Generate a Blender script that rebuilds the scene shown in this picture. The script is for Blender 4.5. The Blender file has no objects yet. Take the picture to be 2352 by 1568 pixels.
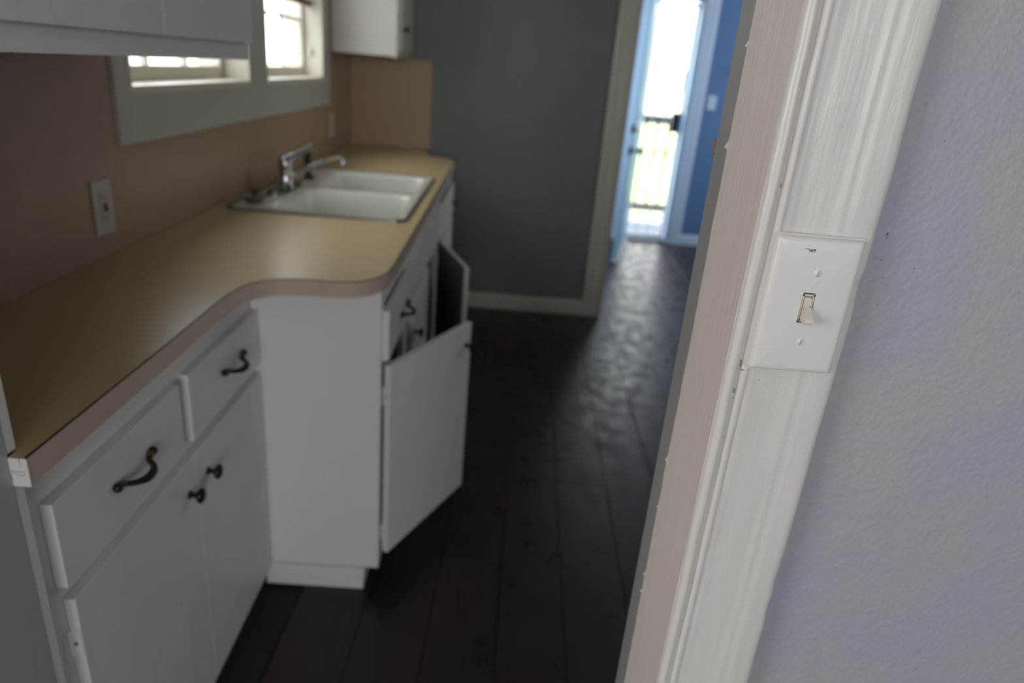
import bpy, bmesh, math, random
from mathutils import Vector, Matrix, noise
random.seed(7)
S = bpy.context.scene
C = S.collection
H = 1.40                                     # lens height above the floor, metres

# ------------------------------------------------------------------ camera
cam_d = bpy.data.cameras.new('camera'); cam = bpy.data.objects.new('camera', cam_d); C.objects.link(cam)
cam_d.sensor_width = 36.0; cam_d.lens = 24.0
rx = Vector((0.9966, -0.0026, 0.0829)); up = Vector((-0.0761, 0.3716, 0.9253)); bk = rx.cross(up)
rx.normalize(); bk.normalize(); up = bk.cross(rx)
M = Matrix((rx, up, bk)).transposed().to_4x4(); M.translation = Vector((0, 0, H)); cam.matrix_world = M
cam_d.dof.use_dof = True; cam_d.dof.focus_distance = 0.575; cam_d.dof.aperture_fstop = 4.0
cam_d.clip_start = 0.02; cam_d.clip_end = 300
S.camera = cam

# ------------------------------------------------------------------ world, sun, lights, exposure
W = bpy.data.worlds.new('sky'); S.world = W; W.use_nodes = True
bg = W.node_tree.nodes['Background']; bg.inputs[0].default_value = (0.92, 0.965, 1.0, 1); bg.inputs[1].default_value = 6.5
def sun_light():
    l = bpy.data.lights.new('sun', 'SUN'); l.energy = 17; l.angle = 0.01; l.color = (1, 0.95, 0.86)
    o = bpy.data.objects.new('sun', l); C.objects.link(o)
    o.rotation_euler = (math.radians(11), 0, math.radians(-8)); return o
sun_light()
def area(name, loc, rot, sx, sy, power, col):
    l = bpy.data.lights.new(name, 'AREA'); l.shape = 'RECTANGLE'; l.size = sx; l.size_y = sy; l.energy = power; l.color = col
    o = bpy.data.objects.new(name, l); C.objects.link(o); o.location = loc; o.rotation_euler = rot; return o
area('rear_fill_light', (1.05, -4.86, 1.70), (math.radians(90), 0, 0), 2.3, 1.3, 86, (1.0, 0.975, 0.94))  # added lamp before the closed rear wall, in place of unseen windows
area('side_fill_light', (-2.43, -1.1, 1.60), (math.radians(90), 0, math.radians(-90)), 1.5, 1.2, 48, (1.0, 0.92, 0.86))  # lamp added to brighten the right jamb; the side wall has no opening
area('daylight_kitchen_windows', (-2.1, 3.0, 3.1), (math.radians(42), 0, math.radians(-90)), 2.2, 1.2, 36, (1.0, 0.98, 0.95))
area('kitchen_right_fill', (1.60, 2.9, 1.55), (math.radians(90), 0, math.radians(90)), 1.0, 1.0, 4, (1.0, 0.96, 0.90))  # fill lamp added for the cabinet fronts, with no window behind it
area('blue_room_right_fill', (3.28, 5.2, 1.5), (math.radians(90), 0, math.radians(90)), 1.1, 1.3, 29, (0.90, 0.95, 1.0))  # added fill for the blue walls and door leaf; solid wall behind
area('blue_room_left_fill', (-0.18, 5.2, 1.5), (math.radians(90), 0, math.radians(-90)), 1.1, 1.3, 29, (0.90, 0.95, 1.0))  # second added fill for the blue room, also on a solid wall
S.view_settings.view_transform = 'Standard'; S.view_settings.look = 'None'
S.view_settings.gamma = 1; S.view_settings.use_curve_mapping = False; S.view_settings.exposure = 0.0

# ------------------------------------------------------------------ materials
def srgb(r, g, b):
    f = lambda c: (c/255/12.92) if c/255 <= 0.04045 else ((c/255+0.055)/1.055)**2.4
    return (f(r), f(g), f(b), 1)
def mat(name, col, rough=0.5, metal=0.0, bump=None, mottle=None, spec=0.5, coat=0.0):
    """bump = (scale xyz, strength, distance, detail); mottle = (scale xyz, second colour, lo, hi)"""
    m = bpy.data.materials.new(name); m.use_nodes = True; nt = m.node_tree; n = nt.nodes; L = nt.links
    b = n['Principled BSDF']; b.inputs['Base Color'].default_value = col
    b.inputs['Roughness'].default_value = rough; b.inputs['Metallic'].default_value = metal
    b.inputs['Specular IOR Level'].default_value = spec; b.inputs['Coat Weight'].default_value = coat
    tc = n.new('ShaderNodeTexCoord')
    def noise_at(scale, detail=4):
        mp = n.new('ShaderNodeMapping'); mp.inputs['Scale'].default_value = scale; L.new(tc.outputs['Object'], mp.inputs['Vector'])
        t = n.new('ShaderNodeTexNoise'); t.inputs['Scale'].default_value = 1; t.inputs['Detail'].default_value = detail
        L.new(mp.outputs[0], t.inputs['Vector']); return t
    last = None
    for bp in (bump if isinstance(bump, list) else [bump] if bump else []):
        t = noise_at(bp[0], bp[3] if len(bp) > 3 else 4)
        k = n.new('ShaderNodeBump'); k.inputs['Strength'].default_value = bp[1]; k.inputs['Distance'].default_value = bp[2]
        L.new(t.outputs['Fac'], k.inputs['Height'])
        if last: L.new(last.outputs[0], k.inputs['Normal'])
        last = k
    if last: L.new(last.outputs[0], b.inputs['Normal'])
    if mottle:
        t = noise_at(mottle[0], 5); r = n.new('ShaderNodeMapRange')
        r.inputs['From Min'].default_value = mottle[2]; r.inputs['From Max'].default_value = mottle[3]
        mx = n.new('ShaderNodeMix'); mx.data_type = 'RGBA'; L.new(t.outputs['Fac'], r.inputs[0]); L.new(r.outputs[0], mx.inputs[0])
        mx.inputs[6].default_value = col; mx.inputs[7].default_value = mottle[1]; L.new(mx.outputs[2], b.inputs['Base Color'])
    return m
WHITE = (0.74, 0.735, 0.72, 1)
m_casing = mat('gloss white door paint', (0.63, 0.622, 0.60, 1), 0.33, bump=[((60, 60, 7), 0.35, 0.003), ((420, 420, 14), 0.18, 0.0005), ((30, 30, 30), 0.2, 0.002)],
               mottle=((25, 25, 2.2), (0.66, 0.66, 0.65, 1), 0.35, 0.65))
m_jamb = mat('brushed jamb paint', (0.65, 0.60, 0.565, 1), 0.5, bump=[((700, 160, 9), 0.6, 0.0012), ((90, 40, 4), 0.4, 0.002)],
             mottle=((60, 30, 3), (0.62, 0.585, 0.55, 1), 0.35, 0.65))
m_wall = mat('periwinkle grey wall paint', (0.355, 0.385, 0.46, 1), 0.5, bump=[((190, 190, 190), 0.42, 0.0018, 6), ((45, 45, 45), 0.3, 0.004)],
             mottle=((9, 9, 9), (0.385, 0.40, 0.43, 1), 0.4, 0.62))
m_wall_k = mat('grey kitchen wall paint', (0.18, 0.185, 0.18, 1), 0.5, bump=((120, 120, 120), 0.2, 0.0015))
m_blue = mat('blue wall paint', (0.10, 0.20, 0.40, 1), 0.5, bump=((120, 120, 120), 0.2, 0.0015))
m_bluetrim = mat('pale blue trim paint', (0.55, 0.67, 0.82, 1), 0.4)
m_bluedoor = mat('sky blue door paint', (0.38, 0.62, 0.80, 1), 0.35)
m_ceil = mat('ceiling paint', (0.6, 0.6, 0.6, 1), 0.8)
m_cab = mat('white cabinet paint', (0.74, 0.725, 0.715, 1), 0.4, bump=[((5, 5, 3), 0.25, 0.02), ((200, 200, 60), 0.12, 0.0008)])
m_edge = mat('bare white door edge', (0.74, 0.73, 0.69, 1), 0.5)
m_cabin = mat('raw cabinet interior', (0.16, 0.13, 0.10, 1), 0.7, bump=((80, 80, 8), 0.3, 0.001))
m_top = mat('tan laminate worktop', (0.47, 0.355, 0.185, 1), 0.30, mottle=((300, 300, 300), (0.50, 0.385, 0.21, 1), 0.4, 0.6), bump=((240, 240, 240), 0.06, 0.0004))
m_band = mat('pinkish laminate edge', (0.52, 0.42, 0.335, 1), 0.33, bump=((60, 60, 3), 0.12, 0.002))
m_seam = mat('dark laminate seam', (0.035, 0.02, 0.01, 1), 0.6)
m_splash = mat('tan laminate splashback', (0.37, 0.265, 0.185, 1), 0.34, mottle=((14, 14, 14), (0.35, 0.255, 0.18, 1), 0.4, 0.6))
m_endcap = mat('cracked white paint', (0.78, 0.77, 0.74, 1), 0.6, bump=((300, 300, 300), 0.6, 0.002))
m_crack = mat('dark crack', (0.05, 0.045, 0.04, 1), 0.9)
m_bronze = mat('oil rubbed bronze', (0.032, 0.028, 0.024, 1), 0.36, 0.75)
m_brass = mat('worn brass', (0.20, 0.15, 0.06, 1), 0.4, 0.9)
m_chrome = mat('chrome', (0.42, 0.42, 0.42, 1), 0.14, 1.0)
m_chromed = mat('dull chrome', (0.2, 0.2, 0.185, 1), 0.28, 1.0)
m_black = mat('black plastic', (0.012, 0.012, 0.011, 1), 0.35)
m_sink = mat('cream enamel', (0.70, 0.67, 0.58, 1), 0.18, coat=0.4)
m_rim = mat('sink rim metal', (0.20, 0.19, 0.18, 1), 0.4, 0.9)
m_plate = mat('white switch plate paint', (0.71, 0.71, 0.705, 1), 0.32, bump=((150, 150, 150), 0.1, 0.0006))
m_toggle = mat('ivory switch plastic', (0.66, 0.62, 0.54, 1), 0.35)
m_outlet = mat('almond outlet plastic', (0.50, 0.475, 0.42, 1), 0.4)
m_outdark = mat('outlet slot', (0.03, 0.03, 0.03, 1), 0.6)
m_red = mat('red reset button', (0.35, 0.01, 0.008, 1), 0.4)
m_dark = mat('dark void', (0.01, 0.01, 0.01, 1), 0.9)
m_stain = mat('brown grime', (0.36, 0.28, 0.2, 1), 0.8)
m_winpaint = mat('cream window paint', (0.62, 0.58, 0.48, 1), 0.4)
m_board = mat('grey white window board', (0.46, 0.45, 0.40, 1), 0.4)
m_blind = mat('cream blind fabric', (0.60, 0.50, 0.30, 1), 0.8, bump=((10, 10, 300), 0.4, 0.002))
m_blindrail = mat('brown blind rail', (0.10, 0.055, 0.025, 1), 0.5)
m_trim = mat('cream white kitchen trim', (0.52, 0.50, 0.43, 1), 0.4)
m_sub = mat('dark subfloor', (0.02, 0.016, 0.013, 1), 0.8)
m_conc = mat('porch concrete', (0.15, 0.165, 0.20, 1), 0.8, bump=((60, 60, 60), 0.4, 0.003))
m_lawn = mat('lawn', (0.19, 0.25, 0.10, 1), 0.9, mottle=((3, 3, 3), (0.25, 0.28, 0.14, 1), 0.4, 0.6))
m_rail = mat('porch rail grey', (0.04, 0.04, 0.045, 1), 0.6)
m_gate = mat('white gate steel', (0.6, 0.62, 0.66, 1), 0.4)
m_siding = mat('pale siding paint', (0.72, 0.76, 0.82, 1), 0.6)
m_house = mat('white stucco', (0.75, 0.74, 0.7, 1), 0.8)
m_roof = mat('grey shingle', (0.22, 0.22, 0.23, 1), 0.9)
m_leaf = mat('tree leaves', (0.08, 0.16, 0.04, 1), 0.8)
m_bark = mat('bark', (0.1, 0.07, 0.05, 1), 0.9)
m_ink = mat('worn black marks', (0.05, 0.05, 0.05, 1), 0.8)
m_purple = mat('purple ink speck', (0.16, 0.09, 0.22, 1), 0.7)
m_hook = mat('dark hook metal', (0.03, 0.03, 0.04, 1), 0.5)
m_amber = mat('amber varnished wood', (0.30, 0.16, 0.06, 1), 0.5)
def glass_mat():
    m = bpy.data.materials.new('window glass'); m.use_nodes = True; nt = m.node_tree; n = nt.nodes
    n.remove(n['Principled BSDF']); t = n.new('ShaderNodeBsdfTransparent'); g = n.new('ShaderNodeBsdfGlossy'); g.inputs['Roughness'].default_value = 0.02
    x = n.new('ShaderNodeMixShader'); x.inputs[0].default_value = 0.07
    t.inputs[0].default_value = (0.97, 0.98, 0.98, 1)
    nt.links.new(t.outputs[0], x.inputs[1]); nt.links.new(g.outputs[0], x.inputs[2]); nt.links.new(x.outputs[0], n['Material Output'].inputs[0]); return m
m_glass = glass_mat()
def floor_mat():
    m = bpy.data.materials.new('dark hand scraped planks'); m.use_nodes = True; nt = m.node_tree; n = nt.nodes; L = nt.links
    b = n['Principled BSDF']; tc = n.new('ShaderNodeTexCoord'); oi = n.new('ShaderNodeObjectInfo')
    def ns(scale, det=5, off=True):
        mp = n.new('ShaderNodeMapping'); mp.inputs['Scale'].default_value = scale; L.new(tc.outputs['Object'], mp.inputs['Vector'])
        if off:
            cb = n.new('ShaderNodeCombineXYZ'); mm = n.new('ShaderNodeMath'); mm.operation = 'MULTIPLY'; mm.inputs[1].default_value = 37
            L.new(oi.outputs['Random'], mm.inputs[0]); L.new(mm.outputs[0], cb.inputs[0]); L.new(mm.outputs[0], cb.inputs[1]); L.new(cb.outputs[0], mp.inputs['Location'])
        t = n.new('ShaderNodeTexNoise'); t.inputs['Scale'].default_value = 1; t.inputs['Detail'].default_value = det; L.new(mp.outputs[0], t.inputs['Vector']); return t
    a = ns((40, 3.5, 1)); c = ns((5, 2.2, 1), 3)
    r = n.new('ShaderNodeValToRGB'); e = r.color_ramp.elements
    e[0].position = 0.32; e[0].color = (0.008, 0.006, 0.005, 1); e[1].position = 0.72; e[1].color = (0.020, 0.014, 0.010, 1)
    L.new(a.outputs['Fac'], r.inputs[0])
    mr = n.new('ShaderNodeMapRange'); mr.inputs['From Min'].default_value = 0.47; mr.inputs['From Max'].default_value = 0.66; mr.inputs['To Max'].default_value = 0.75
    L.new(c.outputs['Fac'], mr.inputs[0]); mx = n.new('ShaderNodeMix'); mx.data_type = 'RGBA'
    L.new(mr.outputs[0], mx.inputs[0]); L.new(r.outputs[0], mx.inputs[6]); mx.inputs[7].default_value = (0.032, 0.009, 0.007, 1)
    L.new(mx.outputs[2], b.inputs['Base Color'])
    rg = ns((14, 9, 1), 6, False); m2 = n.new('ShaderNodeMapRange'); m2.inputs['To Min'].default_value = 0.25; m2.inputs['To Max'].default_value = 0.50; b.inputs['Specular IOR Level'].default_value = 0.5
    m2.inputs['From Min'].default_value = 0.3; m2.inputs['From Max'].default_value = 0.7
    L.new(rg.outputs['Fac'], m2.inputs[0]); L.new(m2.outputs[0], b.inputs['Roughness'])
    b1 = n.new('ShaderNodeBump'); b1.inputs['Strength'].default_value = 0.16; b1.inputs['Distance'].default_value = 0.0015; L.new(ns((30, 14, 1), 5).outputs['Fac'], b1.inputs['Height'])
    b2 = n.new('ShaderNodeBump'); b2.inputs['Strength'].default_value = 0.4; b2.inputs['Distance'].default_value = 0.0015; L.new(ns((160, 9, 1), 4).outputs['Fac'], b2.inputs['Height'])
    L.new(b1.outputs[0], b2.inputs['Normal']); L.new(b2.outputs[0], b.inputs['Normal']); return m
m_floor = floor_mat()

# ------------------------------------------------------------------ helpers
def tag(o, label=None, cat=None, group=None, kind=None):
    if label: o['label'] = label
    if cat: o['category'] = cat
    if group: o['group'] = group
    if kind: o['kind'] = kind
    return o
def thing(name, loc, label, cat, group=None):
    o = bpy.data.objects.new(name, None); C.objects.link(o); o.location = loc; o.empty_display_size = 0.05
    o['wl'] = list(loc); return tag(o, label, cat, group)
def obj(name, bm, m, parent=None, smooth=False, label=None, kind=None, cat=None, group=None):
    """bm in world coordinates; the origin goes to the thing's base"""
    bmesh.ops.recalc_face_normals(bm, faces=bm.faces)
    if parent is not None: o0 = Vector(parent['wl'])
    else:
        xs = [v.co for v in bm.verts]; mn = [min(v[i] for v in xs) for i in range(3)]; mxx = [max(v[i] for v in xs) for i in range(3)]
        o0 = Vector(((mn[0]+mxx[0])/2, (mn[1]+mxx[1])/2, mn[2]))
    for v in bm.verts: v.co -= o0
    me = bpy.data.meshes.new(name); bm.to_mesh(me); bm.free()
    for mm in (m if isinstance(m, list) else [m]): me.materials.append(mm)
    if smooth:
        for p in me.polygons: p.use_smooth = True
        try: me.set_sharp_from_angle(angle=math.radians(40))
        except Exception: pass
    o = bpy.data.objects.new(name, me); C.objects.link(o); o['wl'] = list(o0)
    if parent is not None: o.parent = parent
    else: o.location = o0
    return tag(o, label, cat, group, kind)
def BM(): return bmesh.new()
def box(bm, x0, x1, y0, y1, z0, z1, bev=0.0, mi=0):
    b = bmesh.new(); r = bmesh.ops.create_cube(b, size=1)
    for v in b.verts: v.co = Vector(((x0+x1)/2+v.co.x*(x1-x0), (y0+y1)/2+v.co.y*(y1-y0), (z0+z1)/2+v.co.z*(z1-z0)))
    if bev: bmesh.ops.bevel(b, geom=list(b.edges), offset=bev, segments=2, affect='EDGES', profile=0.5)
    for f in b.faces: f.material_index = mi
    merge(bm, b); return bm
def merge(bm, b):
    me = bpy.data.meshes.new('t'); b.to_mesh(me); b.free(); bm.from_mesh(me); bpy.data.meshes.remove(me)
def bxo(*a, **k): return box(BM(), *a, **k)
def xform(bm, mtx):
    for v in bm.verts: v.co = mtx @ v.co
    return bm
def lathe(bm, prof, origin, axis, seg=20):
    """prof [(radius, along axis)]"""
    ax = Vector(axis).normalized(); q = ax.to_track_quat('Z', 'Y'); rings = []
    for r, h in prof:
        ring = []
        for i in range(seg):
            a = 2*math.pi*i/seg
            ring.append(bm.verts.new(Vector(origin)+q @ Vector((max(r, 1e-5)*math.cos(a), max(r, 1e-5)*math.sin(a), h))))
        rings.append(ring)
    for a, b in zip(rings, rings[1:]):
        for i in range(seg): bm.faces.new((a[i], a[(i+1) % seg], b[(i+1) % seg], b[i]))
    bm.faces.new(rings[0][::-1]); bm.faces.new(rings[-1]); return bm
def tube(bm, pts, rad, seg=12, flat=1.0):
    pts = [Vector(p) for p in pts]; rad = rad if isinstance(rad, (list, tuple)) else [rad]*len(pts); rings = []; pu = None
    for i, p in enumerate(pts):
        t = (pts[min(i+1, len(pts)-1)]-pts[max(i-1, 0)]).normalized()
        u = pu if pu is not None else (Vector((0, 0, 1)) if abs(t.z) < 0.9 else Vector((1, 0, 0)))
        u = (u-t*u.dot(t)).normalized(); pu = u; w = t.cross(u)
        rings.append([bm.verts.new(p+(u*math.cos(2*math.pi*k/seg)+w*math.sin(2*math.pi*k/seg)*flat)*rad[i]) for k in range(seg)])
    for a, b in zip(rings, rings[1:]):
        for i in range(seg): bm.faces.new((a[i], a[(i+1) % seg], b[(i+1) % seg], b[i]))
    bm.faces.new(rings[0][::-1]); bm.faces.new(rings[-1]); return bm
def smooth_path(pts, n=8):
    pts = [Vector(p) for p in pts]; out = []
    P = [pts[0]*2-pts[1]]+pts+[pts[-1]*2-pts[-2]]
    for i in range(1, len(P)-2):
        for k in range(n):
            t = k/n; a, b, c, d = P[i-1], P[i], P[i+1], P[i+2]
            out.append(0.5*((2*b)+(-a+c)*t+(2*a-5*b+4*c-d)*t*t+(-a+3*b-3*c+d)*t**3))
    out.append(pts[-1]); return out
def slab(bm, outer, holes, z0, z1):
    """flat slab with holes; polygons are xy lists"""
    loops = []
    for poly in [outer]+holes:
        loops.append(([bm.verts.new((x, y, z1)) for x, y in poly], [bm.verts.new((x, y, z0)) for x, y in poly]))
    for k in (0, 1):
        es = []
        for lp in loops:
            vs = lp[k]; es += [bm.edges.new((vs[i], vs[(i+1) % len(vs)])) for i in range(len(vs))]
        bmesh.ops.triangle_fill(bm, use_beauty=True, edges=es)
    for t, b in loops:
        for i in range(len(t)):
            j = (i+1) % len(t); bm.faces.new((t[i], t[j], b[j], b[i]))
    return bm
def swap(bm, f):
    for v in bm.verts: v.co = Vector(f(v.co))
    return bm
def rrect(x0, x1, y0, y1, r, n=5):
    o = []
    for cx, cy, a0 in ((x1-r, y1-r, 0), (x0+r, y1-r, 90), (x0+r, y0+r, 180), (x1-r, y0+r, 270)):
        for i in range(n+1):
            a = math.radians(a0+90*i/n); o.append((cx+r*math.cos(a), cy+r*math.sin(a)))
    return o
def struct(name, bm, m, parent=None, **k): return obj(name, bm, m, parent, kind='structure', **k)

XW = -0.88          # left kitchen wall surface (laminate)
YB = 4.06           # back kitchen wall
YF = 6.30           # street wall of the blue room
CE = 2.44

# ------------------------------------------------------------------ structure
floor = struct('floor', slab(BM(), [(-2.6, -5.05), (3.6, -5.05), (3.6, 6.43), (-1.04, 6.43), (-1.04, 0.69), (-2.6, 0.69)], [], -0.12, -0.012), m_sub)
ang = math.radians(-1.9)
def planks():
    wdt = 0.183; rot = Matrix.Rotation(-ang*-1, 4, 'Z')
    k = 0
    for i in range(-6, 17):
        x0 = 0.124+i*wdt; y = 0.2+((i*0.47) % 1.0)*0.9-0.9
        while y < 6.9:
            ln = 1.21; a, b = y, y+ln; y += ln
            cx, cy = x0+wdt/2, (a+b)/2
            p = Matrix.Translation((0.55, 2.8, 0)) @ rot @ Matrix.Translation((-0.55, -2.8, 0)) @ Vector((cx, cy, 0))
            if p.y+0.6 > YF+0.13 or p.y-0.6 < 0.3 or (p.y < YB and (p.x > 1.45 or p.x < -0.5)) or p.x > 3.3 or p.x < -0.9:
                if not (p.y-0.6 < YF and p.y > 4.0 and 0.2 < p.x < 3.2): continue
            g = 0.0005
            b1 = bxo(x0+g-cx, x0+wdt-g-cx, a+g-cy, b-g-cy, -0.012, 0, bev=0.0)
            ed = [e for e in b1.edges if e.verts[0].co.z > -0.001 and e.verts[1].co.z > -0.001]
            bmesh.ops.bevel(b1, geom=ed, offset=0.0014, segments=1, affect='EDGES')
            # keep planks inside the rooms
            xform(b1, Matrix.Translation(p) @ Matrix.Rotation(rot.to_euler().z, 4, 'Z'))
            for v in b1.verts: v.co.y = min(max(v.co.y, 0.30), YF+0.02)
            b1v = b1
            me_o = obj('plank', b1v, m_floor, floor)
            # each plank keeps its own texture origin
            k += 1
planks()
def wall_y(bm, y0, y1, x0, x1, holes, z0=0, z1=CE):
    """wall across Y with rectangular holes (x0,x1,z0,z1) sorted in x"""
    cx = x0
    for hx0, hx1, hz0, hz1 in holes:
        box(bm, cx, hx0, y0, y1, z0, z1)
        if hz0 > z0: box(bm, hx0, hx1, y0, y1, z0, hz0)
        box(bm, hx0, hx1, y0, y1, hz1, z1); cx = hx1
    box(bm, cx, x1, y0, y1, z0, z1); return bm
JX = 0.205          # right jamb face
bm = BM(); wall_y(bm, 0.556, 0.69, -2.45, 2.45, [(-0.571, JX+0.003, 0, 2.06)])
# the drywall return is nearly flush with the jamb board; step it back where the board sits
wall_front = struct('wall_front', bm, m_wall)
bm = BM()
for x, z, w, h, r in ((0.3213, 1.299, 0.0012, 0.0026, 0.2), (0.3217, 1.2955, 0.0007, 0.001, 0), (0.345, 1.375, 0.0014, 0.0004, -0.6), (0.352, 1.272, 0.0010, 0.0008, 0.3), (0.3225, 1.277, 0.0010, 0.0010, 0.5), (0.3285, 1.262, 0.0008, 0.0006, 0.1), (0.333, 1.256, 0.0006, 0.0009, 0.1), (0.3300, 1.238, 0.0009, 0.0007, 0.4)):
    b = BM(); bmesh.ops.create_cube(b, size=1); xform(b, Matrix.Translation((x, 0.5559, z)) @ Matrix.Rotation(r, 4, 'Y') @ Matrix.Diagonal((w, 0.0005, h, 1))); merge(bm, b)
obj('scuff_speck', bm, mat('grey wall scuff', (0.17, 0.17, 0.165, 1), 0.8), wall_front, kind='stuff')
# left kitchen wall with two window holes, built in YZ
W1 = (1.677, 2.47); W2 = (2.637, 3.435); WZ0, WZ1 = 1.277, 2.12
bm = BM(); wall_y(bm, -1.04, XW-0.006, 0.69, YB, [(W1[0], W1[1], WZ0, WZ1), (W2[0], W2[1], WZ0, WZ1)])
swap(bm, lambda c: (c.y, c.x, c.z)); struct('wall_left', bm, m_wall_k)
bm = BM(); wall_y(bm, YB, YB+0.12, -1.04, 3.42, [(0.665, 1.48, 0, 2.05)])
struct('wall_back', bm, m_wall_k)
struct('wall_right', bxo(1.62, 1.72, 0.69, YB, 0, CE), m_wall_k)
# blue room
bm = BM(); wall_y(bm, YF, YF+0.13, -0.2, 3.42, [(1.165, 1.575, 0, 2.05)])
struct('wall_far', bm, m_blue)
bm = BM(); wall_y(bm, -0.3, -0.2, YB+0.12, YF+0.13, []); swap(bm, lambda c: (c.y, c.x, c.z)); struct('wall_blue_left', bm, m_blue)
bm = BM(); wall_y(bm, 3.3, 3.42, YB+0.12, YF, []); swap(bm, lambda c: (c.y, c.x, c.z)); struct('wall_blue_right', bm, m_blue)
bm = BM(); slab(bm, [(-2.6, -5.05), (3.6, -5.05), (3.6, 6.45), (-1.06, 6.45), (-1.06, 0.70), (-2.6, 0.70)], [], CE, CE+0.1); struct('ceiling', bm, m_ceil)
# room the photograph is taken from (behind the lens)
bm = BM(); wall_y(bm, -5.0, -4.88, -2.45, 2.45, []); struct('wall_rear', bm, m_wall)
bm = BM(); wall_y(bm, -2.57, -2.45, -5.0, 0.69, []); swap(bm, lambda c: (c.y, c.x, c.z)); struct('wall_near_left', bm, m_wall)
struct('wall_near_right', bxo(2.45, 2.57, -5.0, 0.69, 0, CE), m_wall)

# ------------------------------------------------------------------ near door casing with painted profile (right side)
def casing_profile():
    P = [(0.2055, 0.5565), (0.2052, 0.5395), (0.2058, 0.5368), (0.2078, 0.5347), (0.2105, 0.5338), (0.2132, 0.5343), (0.2152, 0.5362), (0.2165, 0.5385),
         (0.2178, 0.5388), (0.2190, 0.5370), (0.2205, 0.5352), (0.2225, 0.5349), (0.2243, 0.5358), (0.2256, 0.5366), (0.2285, 0.5362), (0.2315, 0.5367),
         (0.2370, 0.5370), (0.2440, 0.5371), (0.2520, 0.5370), (0.2600, 0.5369), (0.2655, 0.5368), (0.2680, 0.5364), (0.2702, 0.5364), (0.2722, 0.5367),
         (0.2760, 0.5367), (0.2785, 0.5363), (0.2810, 0.5362), (0.2860, 0.5364), (0.2920, 0.5362), (0.2965, 0.5366), (0.3000, 0.5376), (0.3022, 0.5405), (0.3028, 0.5450), (0.3024, 0.5565)]
    return P
def casing():
    P = casing_profile(); bm = BM(); zs = [0.0]+[0.25+i*0.006 for i in range(260)]+[2.13]
    rows = []
    for z in zs:
        row = []
        for i, (x, y) in enumerate(P):
            dx = dy = 0
            if 0 < i < len(P)-1:
                dy = noise.noise(Vector((x*70, 0, z*9)))*0.0007+noise.noise(Vector((x*25, 3, z*40)))*0.00025
                if i < 9: dx = noise.noise(Vector((1.7, i*0.15, z*60)))*0.0006+noise.noise(Vector((4.7, 0, z*9)))*0.0006
                if i > 27: dx = noise.noise(Vector((9.1, i*0.1, z*16)))*0.0012
                # knocked spots on the outer edge
                for zc, w in ((0.93, 0.035), (1.245, 0.010), (1.262, 0.008)):
                    if i > 26: dx -= 0.0022*math.exp(-((z-zc)/w)**2)*(0.6+0.4*math.sin(z*900))
            row.append(bm.verts.new((x+dx, y+dy, z)))
        rows.append(row)
    for a, b in zip(rows, rows[1:]):
        for i in range(len(P)-1): bm.faces.new((a[i], a[i+1], b[i+1], b[i]))
        bm.faces.new((a[-1], a[0], b[0], b[-1]))
    bm.faces.new(rows[0]); bm.faces.new(rows[-1]); return bm
trim1 = struct('trim_1', casing(), m_casing, smooth=True)
# dirt in the groove and chipped paint on the casing
bm = BM()
for x, z, w, h, r in ((0.2172, 1.333, 0.0005, 0.0035, -0.2), (0.2168, 1.155, 0.0005, 0.004, -0.1), (0.2088, 1.303, 0.0012, 0.0004, 0.5), (0.2175, 1.1815, 0.0006, 0.0060, 0), (0.2190, 1.1765, 0.0030, 0.0005, 0), (0.2350, 1.168, 0.0004, 0.0004, 0), (0.2178, 1.148, 0.0005, 0.0007, 0)):
    b = BM(); bmesh.ops.create_cube(b, size=1)
    xform(b, Matrix.Translation((x, 0.5355+(0.003 if x < 0.219 and x > 0.216 else 0), z)) @ Matrix.Rotation(r, 4, 'Y') @ Matrix.Diagonal((w, 0.0012, h, 1)))
    merge(bm, b)
obj('grime_speck', bm, m_stain, trim1, kind='stuff')
# jamb board, wavy painted far edge
def jamb():
    bm = BM(); rows = []
    for i in range(401):
        z = 0.0+2.06*i/400
        e = noise.noise(Vector((0.3, 2.2, z*30)))*0.0016+noise.noise(Vector((1.3, 2.2, z*7)))*0.0022
        e += 0.002*max(0, noise.noise(Vector((7.7, 0, z*90)))-0.35)*4
        ys = [0.5395, 0.56, 0.58, 0.60, 0.62, 0.64, 0.6475+e]
        row = [bm.verts.new((JX-0.0003+noise.noise(Vector((yy*40, 5, z*5)))*0.0004, yy, z)) for yy in ys]
        row.append(bm.verts.new((JX+0.0022, 0.6485+e, z))); row.append(bm.verts.new((JX+0.018, 0.6485+e, z))); row.append(bm.verts.new((JX+0.018, 0.5395, z)))
        rows.append(row)
    for a, b in zip(rows, rows[1:]):
        n = len(a)
        for i in range(n): bm.faces.new((a[i], a[(i+1) % n], b[(i+1) % n], b[i]))
    bm.faces.new(rows[0]); bm.faces.new(rows[-1]); return bm
# clear the drywall from behind the board: board stands in front of the wall return
trim2 = struct('trim_2', jamb(), m_jamb, smooth=True)
bm = BM()
for y, z, s, dy in ((0.649, 1.352, 0.0042, 0.0036), (0.648, 1.437, 0.003, 0.002), (0.648, 1.018, 0.0045, 0.002), (0.648, 0.86, 0.003, 0.002), (0.648, 0.835, 0.003, 0.0015), (0.648, 0.955, 0.002, 0.0015)):
    b = BM(); vs = [b.verts.new(p) for p in ((JX-0.0005, y-0.002, z+s), (JX-0.0012, y+dy*0.7, z-s*0.1), (JX-0.002, y+dy, z-s*0.7), (JX-0.001, y+dy*0.2, z-s), (JX-0.0003, y-0.002, z-s*0.8))]
    f = b.faces.new(vs); r = bmesh.ops.extrude_face_region(b, geom=[f])
    for v in [q for q in r['geom'] if isinstance(q, bmesh.types.BMVert)]: v.co.x += 0.0012
    merge(bm, b)
obj('paint_flake', bm, m_casing, trim2, kind='stuff')
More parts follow.
